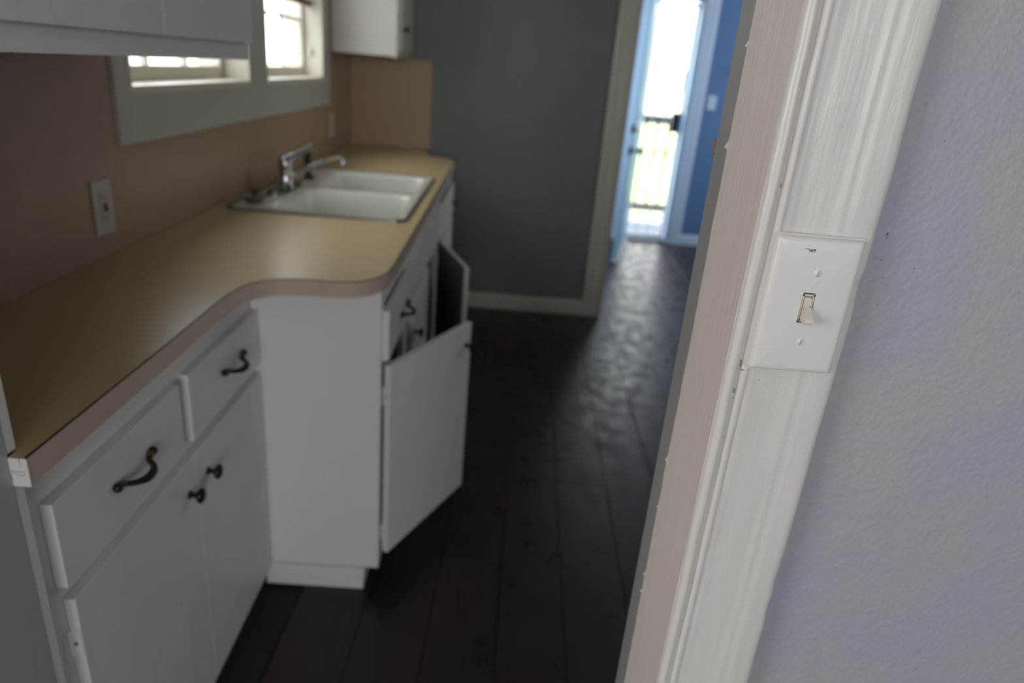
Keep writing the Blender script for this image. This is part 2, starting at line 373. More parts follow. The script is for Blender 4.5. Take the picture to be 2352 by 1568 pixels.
struct('trim_18', bxo(JX+0.0012, JX+0.0029, 0.6492, 0.6902, 0, 2.058), mat('grey corner paint', (0.235, 0.24, 0.24, 1), 0.5, bump=((120, 120, 120), 0.3, 0.0012)))
# left jamb and kitchen-side trim edge
bm = BM(); box(bm, -0.571, -0.5515, 0.45, 0.694, 0, 2.06, bev=0.0015); struct('trim_3', bm, mat('shaded left jamb paint', (0.385, 0.41, 0.425, 1), 0.45, bump=[((60, 25, 4), 0.4, 0.003), ((200, 200, 200), 0.25, 0.001)]))  # white jamb; its bluish shade is put into the grey colour
bm = BM(); box(bm, -0.64, -0.5525, 0.6945, 0.711, 0.9315, 2.12, bev=0.002); struct('trim_4', bm, m_cab)
bm = BM(); box(bm, -0.572, -0.5525, 0.6945, 0.711, 0.0, 0.888, bev=0.002); struct('trim_5', bm, m_cab)
struct('trim_6', bxo(-0.571, JX+0.018, 0.54, 0.69, 2.061, 2.08), m_casing)

# ------------------------------------------------------------------ light switch on the casing
def switch():
    t = thing('light_switch', (0.257, 0.5365, 1.18), 'white painted toggle light switch plate on the near door casing', 'light switch')
    cx, cz = 0.2572, 1.238; w, h = 0.0355, 0.0580; yb, yf = 0.5362, 0.5296
    # plate with a slot: built in XZ with slab, domed edge through nested outlines
    bm = BM()
    hole = [(cx-0.0052, cz-0.0130), (cx+0.0052, cz-0.0130), (cx+0.0052, cz+0.0130), (cx-0.0052, cz+0.0130)]
    o1 = rrect(cx-w, cx+w, cz-h, cz+h, 0.0022, 4); n1 = len(o1)
    rings = []
    for ins, y in ((0, yb), (0.0002, yb-0.003), (0.0012, yf+0.0013), (0.0030, yf+0.0003), (0.0052, yf)):
        pr = rrect(cx-w+ins, cx+w-ins, cz-h+ins, cz+h-ins, 0.0022, 4); rings.append([bm.verts.new((x, y, z)) for x, z in pr])
    for a, b in zip(rings, rings[1:]):
        for i in range(n1): bm.faces.new((a[i], a[(i+1) % n1], b[(i+1) % n1], b[i]))
    hv = [bm.verts.new((x, yf, z)) for x, z in hole]; hb = [bm.verts.new((x, yb, z)) for x, z in hole]
    es = [bm.edges.get((rings[-1][i], rings[-1][(i+1) % n1])) for i in range(n1)]+[bm.edges.new((hv[i], hv[(i+1) % 4])) for i in range(4)]
    bmesh.ops.triangle_fill(bm, use_beauty=True, edges=es)
    for i in range(4): bm.faces.new((hv[i], hv[(i+1) % 4], hb[(i+1) % 4], hb[i]))
    pl = obj('switch_plate', bm, m_plate, t, smooth=True)
    # ridge of old paint round the plate
    bm = BM(); r0 = rrect(cx-w-0.0026, cx+w+0.0008, cz-h-0.0014, cz+h+0.0022, 0.003, 4); r1 = rrect(cx-w+0.0002, cx+w-0.0002, cz-h+0.0002, cz+h-0.0002, 0.002, 4)
    a = [bm.verts.new((x, 0.5372, z)) for x, z in r0]; b = [bm.verts.new((x*0.7+x2*0.3, 0.5347, z*0.7+z2*0.3)) for (x, z), (x2, z2) in zip(r0, r1)]; c = [bm.verts.new((x, 0.5352, z)) for x, z in r1]; d = [bm.verts.new((x, 0.5372, z)) for x, z in r1]
    for p, q in ((a, b), (b, c), (c, d)):
        for i in range(len(p)): bm.faces.new((p[i], p[(i+1) % len(p)], q[(i+1) % len(p)], q[i]))
    obj('paint_ridge', bm, m_casing, t, smooth=True, label='ridge of old paint around the plate')
    # backing and frame in the slot
    obj('slot_backing', bxo(cx-0.0060, cx+0.0060, 0.5345, 0.5358, cz-0.0136, cz+0.0136), m_dark, t)
    bm = BM(); fx, fz = 0.0047, 0.0122; yy0, yy1 = yf+0.0004, yf+0.003
    box(bm, cx-fx, cx-fx+0.0010, yy0, yy1, cz-fz, cz+fz-0.0004); box(bm, cx+fx-0.0010, cx+fx, yy0, yy1, cz-fz, cz+fz-0.0004)
    box(bm, cx-fx, cx+fx, yy0, yy1, cz+fz-0.0022, cz+fz-0.0006); box(bm, cx-fx, cx+fx, yy0, yy1, cz-fz, cz-fz+0.0010)
    obj('toggle_frame', bm, m_toggle, t, label='ivory frame in the slot')
    # toggle: a rounded drum above and a lever pointing down and out
    bm = BM(); hw = 0.0034
    side = [(yf+0.003, cz+0.0092), (yf+0.0012, cz+0.0086), (yf+0.0002, cz+0.0062), (yf-0.0010, cz+0.0022), (yf-0.0030, cz-0.0008), (yf-0.0098, cz-0.0062), (yf-0.0108, cz-0.0082), (yf-0.0102, cz-0.0108), (yf-0.0080, cz-0.0118), (yf-0.0040, cz-0.0104), (yf+0.0004, cz-0.0096), (yf+0.003, cz-0.0086)]
    A = [bm.verts.new((cx-hw*(0.94 if y > yf-0.004 else 1.08), y, z)) for y, z in side]; B = [bm.verts.new((cx+hw*(0.94 if y > yf-0.004 else 1.08), y, z)) for y, z in side]
    n = len(side)
    for i in range(n): bm.faces.new((A[i], A[(i+1) % n], B[(i+1) % n], B[i]))
    bm.faces.new(A); bm.faces.new(B[::-1]); bmesh.ops.bevel(bm, geom=list(bm.edges), offset=0.00035, segments=2, affect='EDGES')
    tg = obj('toggle', bm, m_toggle, t, smooth=True, label='ivory toggle lever switched down')
    # embossed word on the toggle
    cu = bpy.data.curves.new('off', 'FONT'); cu.body = 'OFF'; cu.size = 0.0034; cu.extrude = 0.00010; cu.align_x = 'CENTER'
    to = bpy.data.objects.new('off', cu); C.objects.link(to); bpy.context.view_layer.update()
    me = bpy.data.meshes.new_from_object(to.evaluated_get(bpy.context.evaluated_depsgraph_get())); bm = BM(); bm.from_mesh(me)
    bpy.data.objects.remove(to); bpy.data.meshes.remove(me)
    xform(bm, Matrix.Translation((cx, yf-0.0006, cz+0.0025)) @ Matrix.Rotation(math.radians(90-16), 4, 'X'))
    obj('lettering', bm, mat('embossed ivory', (0.55, 0.51, 0.45, 1), 0.4), tg)
    bm = BM(); box(bm, cx+0.0016, cx+0.0027, yf-0.0016, yf-0.0009, cz+0.0005, cz+0.0022); obj('ink_speck', bm, m_purple, tg)
    for z in (1.2675, 1.2082):
        bm = BM(); lathe(bm, [(0.0034, 0.0), (0.0034, 0.0002), (0.0026, 0.0006), (0.0, 0.0007)], (cx+0.002, yf+0.0001, z), (0, -1, 0), 20)
        s = obj('screw', bm, m_plate, t, smooth=True)
        bm = BM(); b = BM(); bmesh.ops.create_cube(b, size=1); xform(b, Matrix.Translation((cx+0.0021, yf-0.0006, z)) @ Matrix.Rotation(0.18, 4, 'Y') @ Matrix.Diagonal((0.0006, 0.0004, 0.0046, 1))); merge(bm, b)
        obj('screw_slot', bm, m_stain, s)
    bm = BM()
    for x, z, w_, h_, r in ((-0.0118, 0.0490, 0.0036, 0.0004, 0.15), (-0.0080, 0.0482, 0.0024, 0.0007, -0.4), (-0.0056, 0.0484, 0.0018, 0.0012, 0.2), (-0.0085, 0.0476, 0.0030, 0.0004, 0.05), (-0.0070, 0.0468, 0.0040, 0.0004, 0.0), (-0.0098, 0.0485, 0.0008, 0.0005, 0.8)):
        b = BM(); bmesh.ops.create_cube(b, size=1); xform(b, Matrix.Translation((cx+x+0.0005, yf-0.0001, cz+z)) @ Matrix.Rotation(r, 4, 'Y') @ Matrix.Diagonal((w_, 0.0003, h_, 1))); merge(bm, b)
    obj('scuff_mark', bm, m_ink, t, label='tiny worn black marks near the top of the plate', kind='stuff')
    bm = BM()
    tube(bm, smooth_path([(cx+0.0068, yf, cz+0.0235), (cx+0.0030, yf, cz+0.0205), (cx-0.0002, yf, cz+0.0150)], 5), 0.00013, 5)
    box(bm, cx+0.0075, cx+0.0115, yf-0.0001, yf+0.0001, cz+0.0182, cz+0.0184); obj('scratch', bm, mat('pale grey scratch', (0.45, 0.44, 0.42, 1), 0.6), t, kind='stuff')
switch()

# ------------------------------------------------------------------ worktop
ZT = 0.930; ZB = 0.892
front = smooth_path([(-0.531, 1.05), (-0.533, 1.19), (-0.533, 1.30), (-0.524, 1.375), (-0.497, 1.424), (-0.450, 1.449), (-0.398, 1.455), (-0.350, 1.456), (-0.312, 1.466), (-0.281, 1.490), (-0.258, 1.533), (-0.248, 1.60), (-0.247, 1.72)], 6)
front = [(-0.531, 0.694)]+[(p.x, p.y) for p in (Vector((a[0], a[1], 0)) if not isinstance(a, Vector) else a for a in [Vector((p[0], p[1], 0)) for p in front])]
tail = [(-0.2475, 2.6), (-0.2480, 3.62), (-0.262, 3.69), (-0.30, 3.735), (-0.405, 3.80), (-0.427, 3.84), (-0.427, YB-0.007)]
outer = front+tail
poly = outer+[(XW+0.001, YB-0.007), (XW+0.001, 0.7125), (-0.5515, 0.7125), (-0.5515, 0.694)]
def inset_path(path, d):
    o = []
    for i, p in enumerate(path):
        a = Vector(path[max(i-1, 0)]); b = Vector(path[min(i+1, len(path)-1)]); t = (b-a).normalized(); nrm = Vector((-t.y, t.x)); q = Vector(p)+nrm*d; o.append((q.x, q.y))
    return o
SX0, SX1, SY0, SY1 = -0.842, -0.285, 2.085, 3.005
wt = thing('kitchen_worktop', (-0.55, 2.2, ZB), 'long tan laminate worktop with a curved front edge under the windows', 'worktop')
bm = BM(); inner = inset_path(outer, 0.0022)
slab(bm, inner+poly[len(outer):], [rrect(SX0+0.012, SX1-0.012, SY0+0.012, SY1-0.012, 0.04)], ZB, ZT)
obj('laminate_top', bm, m_top, wt)
def ribbon(path, d0, d1, z0, z1):
    bm = BM(); a = inset_path(path, d0); b = inset_path(path, d1); rows = []
    for (x, y), (u, v) in zip(a, b): rows.append([bm.verts.new((x, y, z0)), bm.verts.new((x, y, z1)), bm.verts.new((u, v, z1)), bm.verts.new((u, v, z0))])
    for p, q in zip(rows, rows[1:]):
        for i in range(4): bm.faces.new((p[i], p[(i+1) % 4], q[(i+1) % 4], q[i]))
    bm.faces.new(rows[0]); bm.faces.new(rows[-1]); return bm
obj('edge_band', ribbon(outer, 0.0, 0.0018, ZB, ZT-0.0014), m_band, wt, smooth=True, label='pinkish tan edge strip')
obj('seam_line', ribbon(outer, 0.0, 0.0024, ZT-0.0014, ZT+0.0002), m_seam, wt, label='thin dark seam along the top edge')
bm = BM(); box(bm, -0.5512, -0.5300, 0.6915, 0.6938, ZB-0.001, ZT-0.0005, bev=0.0006); cap = obj('end_cap', bm, m_endcap, wt, label='cracked white painted end block')
bm = BM()
for pts in ([(-0.5495, 0.910), (-0.543, 0.9085), (-0.5395, 0.9075), (-0.533, 0.9085)], [(-0.550, 0.9125), (-0.542, 0.9118), (-0.5335, 0.9122)], [(-0.5375, 0.929), (-0.5380, 0.924), (-0.5372, 0.9205)], [(-0.5502, 0.908), (-0.5500, 0.903), (-0.5492, 0.899)]):
    tube(bm, [(x, 0.6914, z) for x, z in pts], 0.00025, 5)
obj('crack', bm, m_crack, cap, kind='stuff')

# splashbacks
bm = BM(); P = [(0.713, ZT), (0.713, 1.372), (1.617, 1.372), (1.617, 1.162), (3.570, 1.162), (3.570, 1.402), (YB-0.008, 1.402), (YB-0.008, ZT)]
slab(bm, [(y, z) for y, z in P], [], XW-0.0052, XW); swap(bm, lambda c: (c.z, c.x, c.y))
sp = obj('splashback_panel', bm, m_splash, label='tan laminate splashback on the window wall', cat='splashback'); sp['wl'] = list(sp.location)
bm = BM(); box(bm, XW+0.001, -0.427, YB-0.007, YB-0.0005, ZT+0.0005, 1.398, bev=0.001)
obj('splashback_panel', bm, mat('tan laminate back splash', (0.40, 0.295, 0.195, 1), 0.36), label='short tan splashback on the end wall below the far cabinet', cat='splashback')

# ------------------------------------------------------------------ hardware
def knob(parent, pos, axis, name='knob', s=1.0):
    bm = BM(); lathe(bm, [(0.0085, 0), (0.0085, 0.002), (0.0055, 0.004), (0.0048, 0.010), (0.0075, 0.0145), (0.0135, 0.018), (0.0158, 0.0215), (0.0150, 0.0250), (0.0100, 0.0280), (0.0, 0.0290)], pos, axis, 24)
    return obj(name, bm, m_bronze, parent, smooth=True, label='dark bronze knob')
def pull(parent, x, yc, z, half=0.052, drop=0.010):
    """bow pull with ball ends along Y on a face at x"""
    bm = BM(); ys = [-1.0, -0.82, -0.66, -0.5, -0.25, 0, 0.25, 0.5, 0.66, 0.82, 1.0]
    xs = [0.005, 0.0055, 0.010, 0.020, 0.0275, 0.0290, 0.0275, 0.020, 0.010, 0.0055, 0.005]
    rs = [0.0046, 0.0048, 0.0046, 0.0050, 0.0064, 0.0070, 0.0064, 0.0050, 0.0046, 0.0048, 0.0046]
    raw = [(x+b, yc+a*half, z-drop*(1-a*a)) for a, b in zip(ys, xs)]
    path = smooth_path(raw, 3); rr = []
    for i in range(len(path)):
        f = i/3; k = int(min(f, len(rs)-2)); rr.append(rs[k]+(rs[k+1]-rs[k])*(f-k))
    tube(bm, path, rr, 12)
    h = obj('handle', bm, m_bronze, parent, smooth=True, label='dark bronze bow handle')
    for s in (-1, 1):
        bm = BM(); bmesh.ops.create_uvsphere(bm, u_segments=14, v_segments=10, radius=0.0076, matrix=Matrix.Translation((x+0.0066, yc+s*half*1.06, z)))
        obj('ball_end', bm, m_bronze, h, smooth=True)
        bm = BM(); tube(bm, [(x+0.0055, yc+s*half*0.93, z), (x+0.0060, yc+s*half*0.86, z-0.001), (x+0.009, yc+s*half*0.74, z-0.002)], [0.0062, 0.0052, 0.0058], 12)
        obj('collar', bm, m_brass, h, smooth=True, label='worn brass collar')
def hinge(parent, x, y, z, side, h=0.05):
    """wrap hinge on the door edge at y; side -1: the frame lies at smaller y"""
    bm = BM(); box(bm, x-0.001, x+0.0172, y+side*0.0010-0.0006 if side < 0 else y-0.0006, y+0.0006 if side < 0 else y+side*0.0010+0.0006, z-h/2, z+h/2)
    lf = 0.016 if side < 0 else 0.0055
    box(bm, x-0.0015, x+0.0012, min(y, y+side*lf), max(y, y+side*lf), z-h/2, z+h/2, bev=0.0004)
    lathe(bm, [(0.0032, -h/2), (0.0032, h/2)], (x+0.0025, y+side*0.003, z), (0, 0, 1), 12)
    g = obj('hinge', bm, m_edge, parent, label='paint covered hinge')
    bm = BM(); lathe(bm, [(0.0028, 0), (0.0028, 0.001), (0.001, 0.0016)], (x+0.009, y+side*0.0016, z), (0, side, 0), 10)
    obj('screw', bm, m_rim, g)
def front_panel(name, parent, x0, x1, y0, y1, z0, z1, **k):
    bm = BM(); box(bm, x0, x1, y0, y1, z0, z1, bev=0.0013); return obj(name, bm, m_cab, parent, **k)

# ------------------------------------------------------------------ shallow base cabinet (near)
sc = thing('base_cabinet', (-0.72, 1.12, 0), 'shallow white base cabinet nearest the doorway with two drawers and two closed doors', 'cabinet', 'white base cabinets')
XS = -0.573; XD = -0.555
bm = BM(); box(bm, XW+0.001, XS-0.018, 0.7135, 1.5385, 0.10, ZB-0.0005); box(bm, XW+0.001, -0.64, 0.7135, 1.5385, 0.0, 0.10); obj('carcass', bm, m_cab, sc)
bm = BM(); x0, x1 = XS-0.018, XS
for y0, y1, z0, z1 in ((0.7135, 0.775, 0.055, ZB-0.0005), (1.505, 1.5385, 0.055, ZB-0.0005), (0.775, 1.505, 0.80, ZB-0.0005), (0.775, 1.505, 0.63, 0.70), (0.775, 1.505, 0.055, 0.11), (1.105, 1.175, 0.70, 0.80)):
    box(bm, x0, x1, y0, y1, z0, z1)
obj('face_frame', bm, m_cab, sc)
for y0, y1, z0, z1, hy, hz in ((0.752, 1.122, 0.683, 0.820, 0.942, 0.757), (1.158, 1.534, 0.680, 0.820, 1.364, 0.758)):
    d = front_panel('drawer', sc, XS+0.0003, XD, y0, y1, z0, z1)
    pull(d, XD, hy, hz)
for y0, y1, ky, hy, sd in ((0.7605, 1.15205, 1.118, 0.7605, -1), (1.1528, 1.5330, 1.203, 1.5330, 1)):
    d = front_panel('door', sc, XS+0.0003, XD, y0, y1, 0.070, 0.655)
    knob(d, (XD, ky, 0.585), (1, 0, 0))
    for z in (0.575, 0.155): hinge(d, XS, hy, z, sd)
bm = BM(); box(bm, XD+0.0001, XD+0.002, 1.149, 1.156, 0.475, 0.481, bev=0.0006); obj('paint_chip', bm, m_edge, sc, label='small pale paint chip at the door gap')

# ------------------------------------------------------------------ deep base cabinet under the sink
dc = thing('sink_base_cabinet', (-0.55, 2.6, 0), 'deep white sink base cabinet with two doors hanging open', 'cabinet', 'white base cabinets')
XF = -0.262; YP = 1.540; YE = 3.62
bm = BM(); box(bm, -0.5725, XF, YP, YP+0.018, 0.075, ZB-0.0005, bev=0.0008); obj('side_panel', bm, m_cab, dc)
bm = BM(); box(bm, -0.5725, -0.304, YP-0.001, YP+0.016, 0, 0.0735)
b = BM(); box(b, -0.5725, -0.300, YP-0.0065, YP-0.001, 0.045, 0.0745, bev=0.002); merge(bm, b)
obj('plinth', bm, m_cab, dc)
bm = BM(); box(bm, -0.322, -0.304, YP+0.0165, YE, 0, 0.0735); obj('toe_board', bm, m_cab, dc)
bm = BM()
box(bm, XW+0.001, -0.5735, YP+0.002, YP+0.014, 0.075, ZB-0.0005)                       # hidden return
box(bm, XW+0.001, XF-0.019, YP+0.019, YE, 0.075, 0.09)                          # bottom
box(bm, XW+0.001, XW+0.012, YP+0.019, YE, 0.09, 0.70)                           # back
for y in (1.955, 2.93): box(bm, XW+0.013, XF-0.019, y, y+0.015, 0.09, 0.66)
obj('interior_panels', bm, m_cabin, dc, label='dark bare wood interior')
bm = BM(); box(bm, XW+0.001, XF, YE-0.018, YE, 0.091, ZB-0.0005); obj('side_panel', bm, m_cab, dc)
bm = BM(); x0, x1 = XF-0.018, XF; zt = ZB-0.0005
for y0, y1, z0, z1 in ((YP+0.0185, YP+0.045, 0.0755, zt), (1.93, 2.01, 0.11, 0.845), (2.905, 2.97, 0.11, 0.845), (YE-0.045, YE-0.0185, 0.11, zt), (YP+0.045, YE-0.045, 0.845, zt), (YP+0.045, 1.93, 0.675, 0.715), (2.01, 2.905, 0.675, 0.845), (2.97, YE-0.045, 0.66, 0.70), (YP+0.045, YE-0.045, 0.0755, 0.11)):
    box(bm, x0, x1, y0, y1, z0, z1)
obj('face_frame', bm, m_cab, dc)
XG = XF+0.0185
d = front_panel('drawer', dc, XF+0.0003, XG, 1.548, 1.995, 0.705, 0.836); pull(d, XG, 1.79, 0.762)
front_panel('false_drawer_front', dc, XF+0.0003, XG-0.006, 2.035, 2.90, 0.700, 0.838)
d = front_panel('drawer', dc, XF+0.0003, XG, 2.985, 3.585, 0.675, 0.830); knob(d, (XG, 3.50, 0.742), (1, 0, 0))
d = front_panel('door', dc, XF+0.0003, XG, 2.985, 3.585, 0.095, 0.655); knob(d, (XG, 3.05, 0.60), (1, 0, 0))
d = front_panel('door', dc, XF+0.0003, XG, 2.030, 2.462, 0.095, 0.690); knob(d, (XG, 2.058, 0.588), (1, 0, 0)); 
bm = BM(); box(bm, XF+0.0003, XF+0.003, 1.96, 1.985, 0.70, 0.72); obj('catch_plate', bm, m_rim, dc)
def swung_door(hy, width, deg, far, z0, z1, lab):
    """door hinged at (XG-ish, hy); far: hinged on its far side"""
    hx = XF+0.006; bm = BM()
    y0, y1 = (0, width) if not far else (-width, 0)
    # material 0 outer paint, 1 inner raw
    box(bm, 0.0, 0.0185, y0, y1, z0, z1, bev=0.0015)
    for f in bm.faces:
        if f.calc_center_median().x < 0.0005: f.material_index = 1
    a = math.radians(-deg if not far else deg)
    mt = Matrix.Translation((hx, hy, 0)) @ Matrix.Rotation(a, 4, 'Z'); xform(bm, mt)
    dd = obj('door', bm, [m_cab, m_cabin], dc, label=lab)
    kz = z1-0.065; ky = (width-0.03) if not far else (-width+0.03)
    p = mt @ Vector((0.0185, ky, kz)); ax = mt.to_3x3() @ Vector((1, 0, 0))
    if not far: knob(dd, p, ax)
    hl = 0.02 if not far else -0.02
    for z in (z1-0.085, z0+0.07):
        bm = BM(); box(bm, -0.001, 0.017, 0.0-0.0012 if not far else -0.0004, 0.0004 if not far else 0.0012, z-0.025, z+0.025); box(bm, -0.002, 0.0, min(0, hl), max(0, hl), z-0.025, z+0.025)
        xform(bm, mt)
        lathe(bm, [(0.0032, -0.025), (0.0032, 0.025)], (hx+0.001, hy-(0.004 if not far else -0.004), z), (0, 0, 1), 12)
        sy = -1 if not far else 1
        box(bm, XF+0.0002, XF+0.0015, hy+sy*0.004 if sy > 0 else hy-0.018, hy+0.018 if sy > 0 else hy-0.004, z-0.025, z+0.025)
        g = obj('hinge', bm, m_edge, dd, label='white painted hinge')
        bm = BM(); lathe(bm, [(0.0028, 0), (0.0028, 0.001), (0.001, 0.0016)], (0.009, 0, 0), (0, -1 if not far else 1, 0), 10)
        for v in bm.verts: v.co.y += (-0.0012 if not far else 0.0012); v.co.z += z
        xform(bm, mt); obj('screw', bm, m_rim, g)
    # catch on the inner face
    bm = BM(); box(bm, -0.008, -0.0002, (y1-0.035 if not far else y0+0.01), (y1-0.01 if not far else y0+0.035), z1-0.06, z1-0.045, bev=0.001); xform(bm, mt); obj('catch', bm, m_rim, dd)
    return dd
swung_door(1.560, 0.405, 27, False, 0.120, 0.690, 'near cabinet door swung open towards the floor')
swung_door(2.905, 0.438, 19, True, 0.095, 0.690, 'far sink door hanging open, dark inner face showing')

# ------------------------------------------------------------------ upper cabinets
un = thing('wall_cabinet', (-0.7, 1.13, 1.37), 'white wall cabinet hanging across the near window, upper left corner', 'cabinet', 'white wall cabinets')
bm = BM(); box(bm, XW+0.012, -0.569, 0.713, 1.560, 1.372, 2.30); obj('carcass', bm, m_cab, un)
bm = BM(); box(bm, -0.5685, -0.552, 0.713, 1.562, 1.370, 2.30, bev=0.001); obj('face_frame', bm, m_cab, un)
for y0, y1, hy, sd in ((0.735, 1.1552, 0.735, -1), (1.1558, 1.545, 1.545, 1)):
    bm = BM(); box(bm, -0.5517, -0.534, y0, y1, 1.402, 2.27, bev=0.0018); d = obj('door', bm, m_cab, un)
    if sd > 0:
        bm = BM(); lathe(bm, [(0.0035, 0), (0.0045, 0.004), (0.0035, 0.008), (0.0035, 0.042), (0.0045, 0.046), (0.0035, 0.05)], (-0.549, 1.5505, 1.445), (0, 0, 1), 12); box(bm, -0.5515, -0.549, 1.546, 1.560, 1.447, 1.493)
        obj('hinge', bm, m_edge, d)
uf = thing('wall_cabinet', (-0.7, 3.82, 1.40), 'white wall cabinet in the far corner beyond the windows', 'cabinet', 'white wall cabinets')
m_cabfar = mat('warm lit cabinet white', (0.60, 0.565, 0.50, 1), 0.45)  # white cabinet paint with the warm window light put into its colour
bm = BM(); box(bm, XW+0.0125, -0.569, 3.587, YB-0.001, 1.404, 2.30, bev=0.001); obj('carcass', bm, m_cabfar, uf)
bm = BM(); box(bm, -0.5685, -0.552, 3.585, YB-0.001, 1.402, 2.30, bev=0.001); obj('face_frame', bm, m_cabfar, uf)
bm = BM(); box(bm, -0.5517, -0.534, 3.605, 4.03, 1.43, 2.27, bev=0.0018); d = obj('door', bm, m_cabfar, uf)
knob(d, (-0.534, 3.655, 1.53), (1, 0, 0))

# ------------------------------------------------------------------ windows
bm = BM(); slab(bm, [(1.617, 1.162), (3.568, 1.162), (3.568, 2.23), (1.617, 2.23)], [[(W1[0], WZ0), (W1[1], WZ0), (W1[1], WZ1), (W1[0], WZ1)], [(W2[0], WZ0), (W2[1], WZ0), (W2[1], WZ1), (W2[0], WZ1)]], XW-0.005, XW+0.010)
swap(bm, lambda c: (c.z, c.x, c.y)); struct('trim_7', bm, m_board)
for n, (y0, y1) in ((1, W1), (2, W2)):
    w = thing('window_%d' % n, (-0.96, (y0+y1)/2, WZ0), None, None); w['kind'] = 'structure'
    bm = BM(); t = 0.012      # reveal lining
    box(bm, -1.03, XW+0.012, y0, y0+t, WZ0, WZ1); box(bm, -1.03, XW+0.012, y1-t, y1, WZ0, WZ1); box(bm, -1.03, XW+0.012, y0+t, y1-t, WZ1-t, WZ1)
    obj('window_lining', bm, m_winpaint, w)
    bm = BM(); box(bm, -1.03, XW+0.0125, y0+t, y1-t, WZ0-0.006, WZ0+0.012, bev=0.002); obj('window_sill', bm, m_winpaint, w)
    a, b = y0+t, y1-t; g0 = WZ0+0.050
    bm = BM(); xs0, xs1 = -0.985, -0.955
    box(bm, xs0, xs1, a, a+0.035, WZ0+0.012, WZ1-t); box(bm, xs0, xs1, b-0.022, b, WZ0+0.012, WZ1-t); box(bm, xs0, xs1, a+0.035, b-0.022, WZ0+0.012, g0); box(bm, xs0, xs1, a+0.035, b-0.022, 1.72, 1.76); box(bm, xs0, xs1, a+0.035, b-0.022, WZ1-t-0.04, WZ1-t)
    obj('sash', bm, m_winpaint, w)
    gy0, gy1 = a+0.035, b-0.022; cw = (gy1-gy0)/3
    for k in (1, 2): obj('muntin', bxo(-0.978, -0.962, gy0+cw*k-0.006, gy0+cw*k+0.006, g0, 1.72), m_winpaint, w)
    for k in range(3): obj('muntin', bxo(-0.978, -0.962, gy0+cw*k+0.006, gy0+cw*(k+1)-0.006, 1.517, 1.529), m_winpaint, w)
    obj('pane', bxo(-0.971, -0.969, gy0, gy1, g0, 1.72), m_glass, w); obj('pane', bxo(-0.971, -0.969, gy0, gy1, 1.76, WZ1-t-0.04), m_glass, w)
    bm = BM(); box(bm, -0.955, -0.945, (a+b)/2-0.03, (a+b)/2+0.03, 1.728, 1.74); obj('latch', bm, m_brass, w)
bm = BM(); tube(bm, [(-0.925, 2.66, 1.64), (-0.925, 3.42, 1.64)], 0.022, 16)
bl = thing('window_blind', (-0.925, 3.04, 1.58), 'cream blind rolled up with a brown bottom rail in the farther window', 'blind')
obj('roll', bm, m_blind, bl, smooth=True)
obj('bottom_rail', bxo(-0.938, -0.912, 2.656, 3.418, 1.583, 1.606, bev=0.003), m_blindrail, bl)
bm = BM(); box(bm, XW-0.047, XW-0.040, 3.4085, 3.4225, 1.38, 1.41, bev=0.002); obj('sash_stop', bm, m_edge, label='small white stop on the reveal of the farther window', cat='stop')

# ------------------------------------------------------------------ outlets
def outlet(y, z, label, gfci):
    t = thing('wall_outlet', (XW, y, z-0.06), label, 'outlet', 'outlets on the window wall splashback')
    bm = BM(); box(bm, XW+0.0003, XW+0.006, y-0.037, y+0.037, z-0.060, z+0.060, bev=0.002); obj('cover_plate', bm, m_outlet, t)
    bm = BM(); box(bm, XW+0.006, XW+0.0085, y-0.0165, y+0.0165, z-0.0335, z+0.0335, bev=0.0008); r = obj('receptacle', bm, mat('outlet face', (0.46, 0.43, 0.42, 1), 0.4), t)
    if gfci:
        obj('reset_button', bxo(XW+0.0085, XW+0.0112, y-0.007, y+0.007, z+0.0010, z+0.0085, bev=0.0006), m_red, r, label='red reset button')
        obj('test_button', bxo(XW+0.0085, XW+0.0112, y-0.007, y+0.007, z-0.0085, z-0.0010, bev=0.0006), m_outdark, r, label='black test button')
    for s in (1, -1):
        zc = z+s*0.021
        obj('slot', bxo(XW+0.0085, XW+0.0089, y-0.0075, y-0.0055, zc-0.003, zc+0.004), m_outdark, r); obj('slot', bxo(XW+0.0085, XW+0.0089, y+0.0050, y+0.0070, zc-0.003, zc+0.003), m_outdark, r)
        bm = BM(); lathe(bm, [(0.0022, 0), (0.0022, 0.0004)], (XW+0.0085, y, zc-0.006), (1, 0, 0), 10); obj('ground_hole', bm, m_outdark, r)
    for s in (1, -1):
        bm = BM(); lathe(bm, [(0.003, 0), (0.003, 0.0005), (0.001, 0.001)], (XW+0.006, y, z+s*0.0475), (1, 0, 0), 10); obj('screw', bm, m_outlet, t)
outlet(1.520, 1.040, 'almond outlet with red and black buttons on the splashback near the doorway', True)
outlet(3.62, 1.06, 'plain almond outlet on the splashback beyond the sink', False)

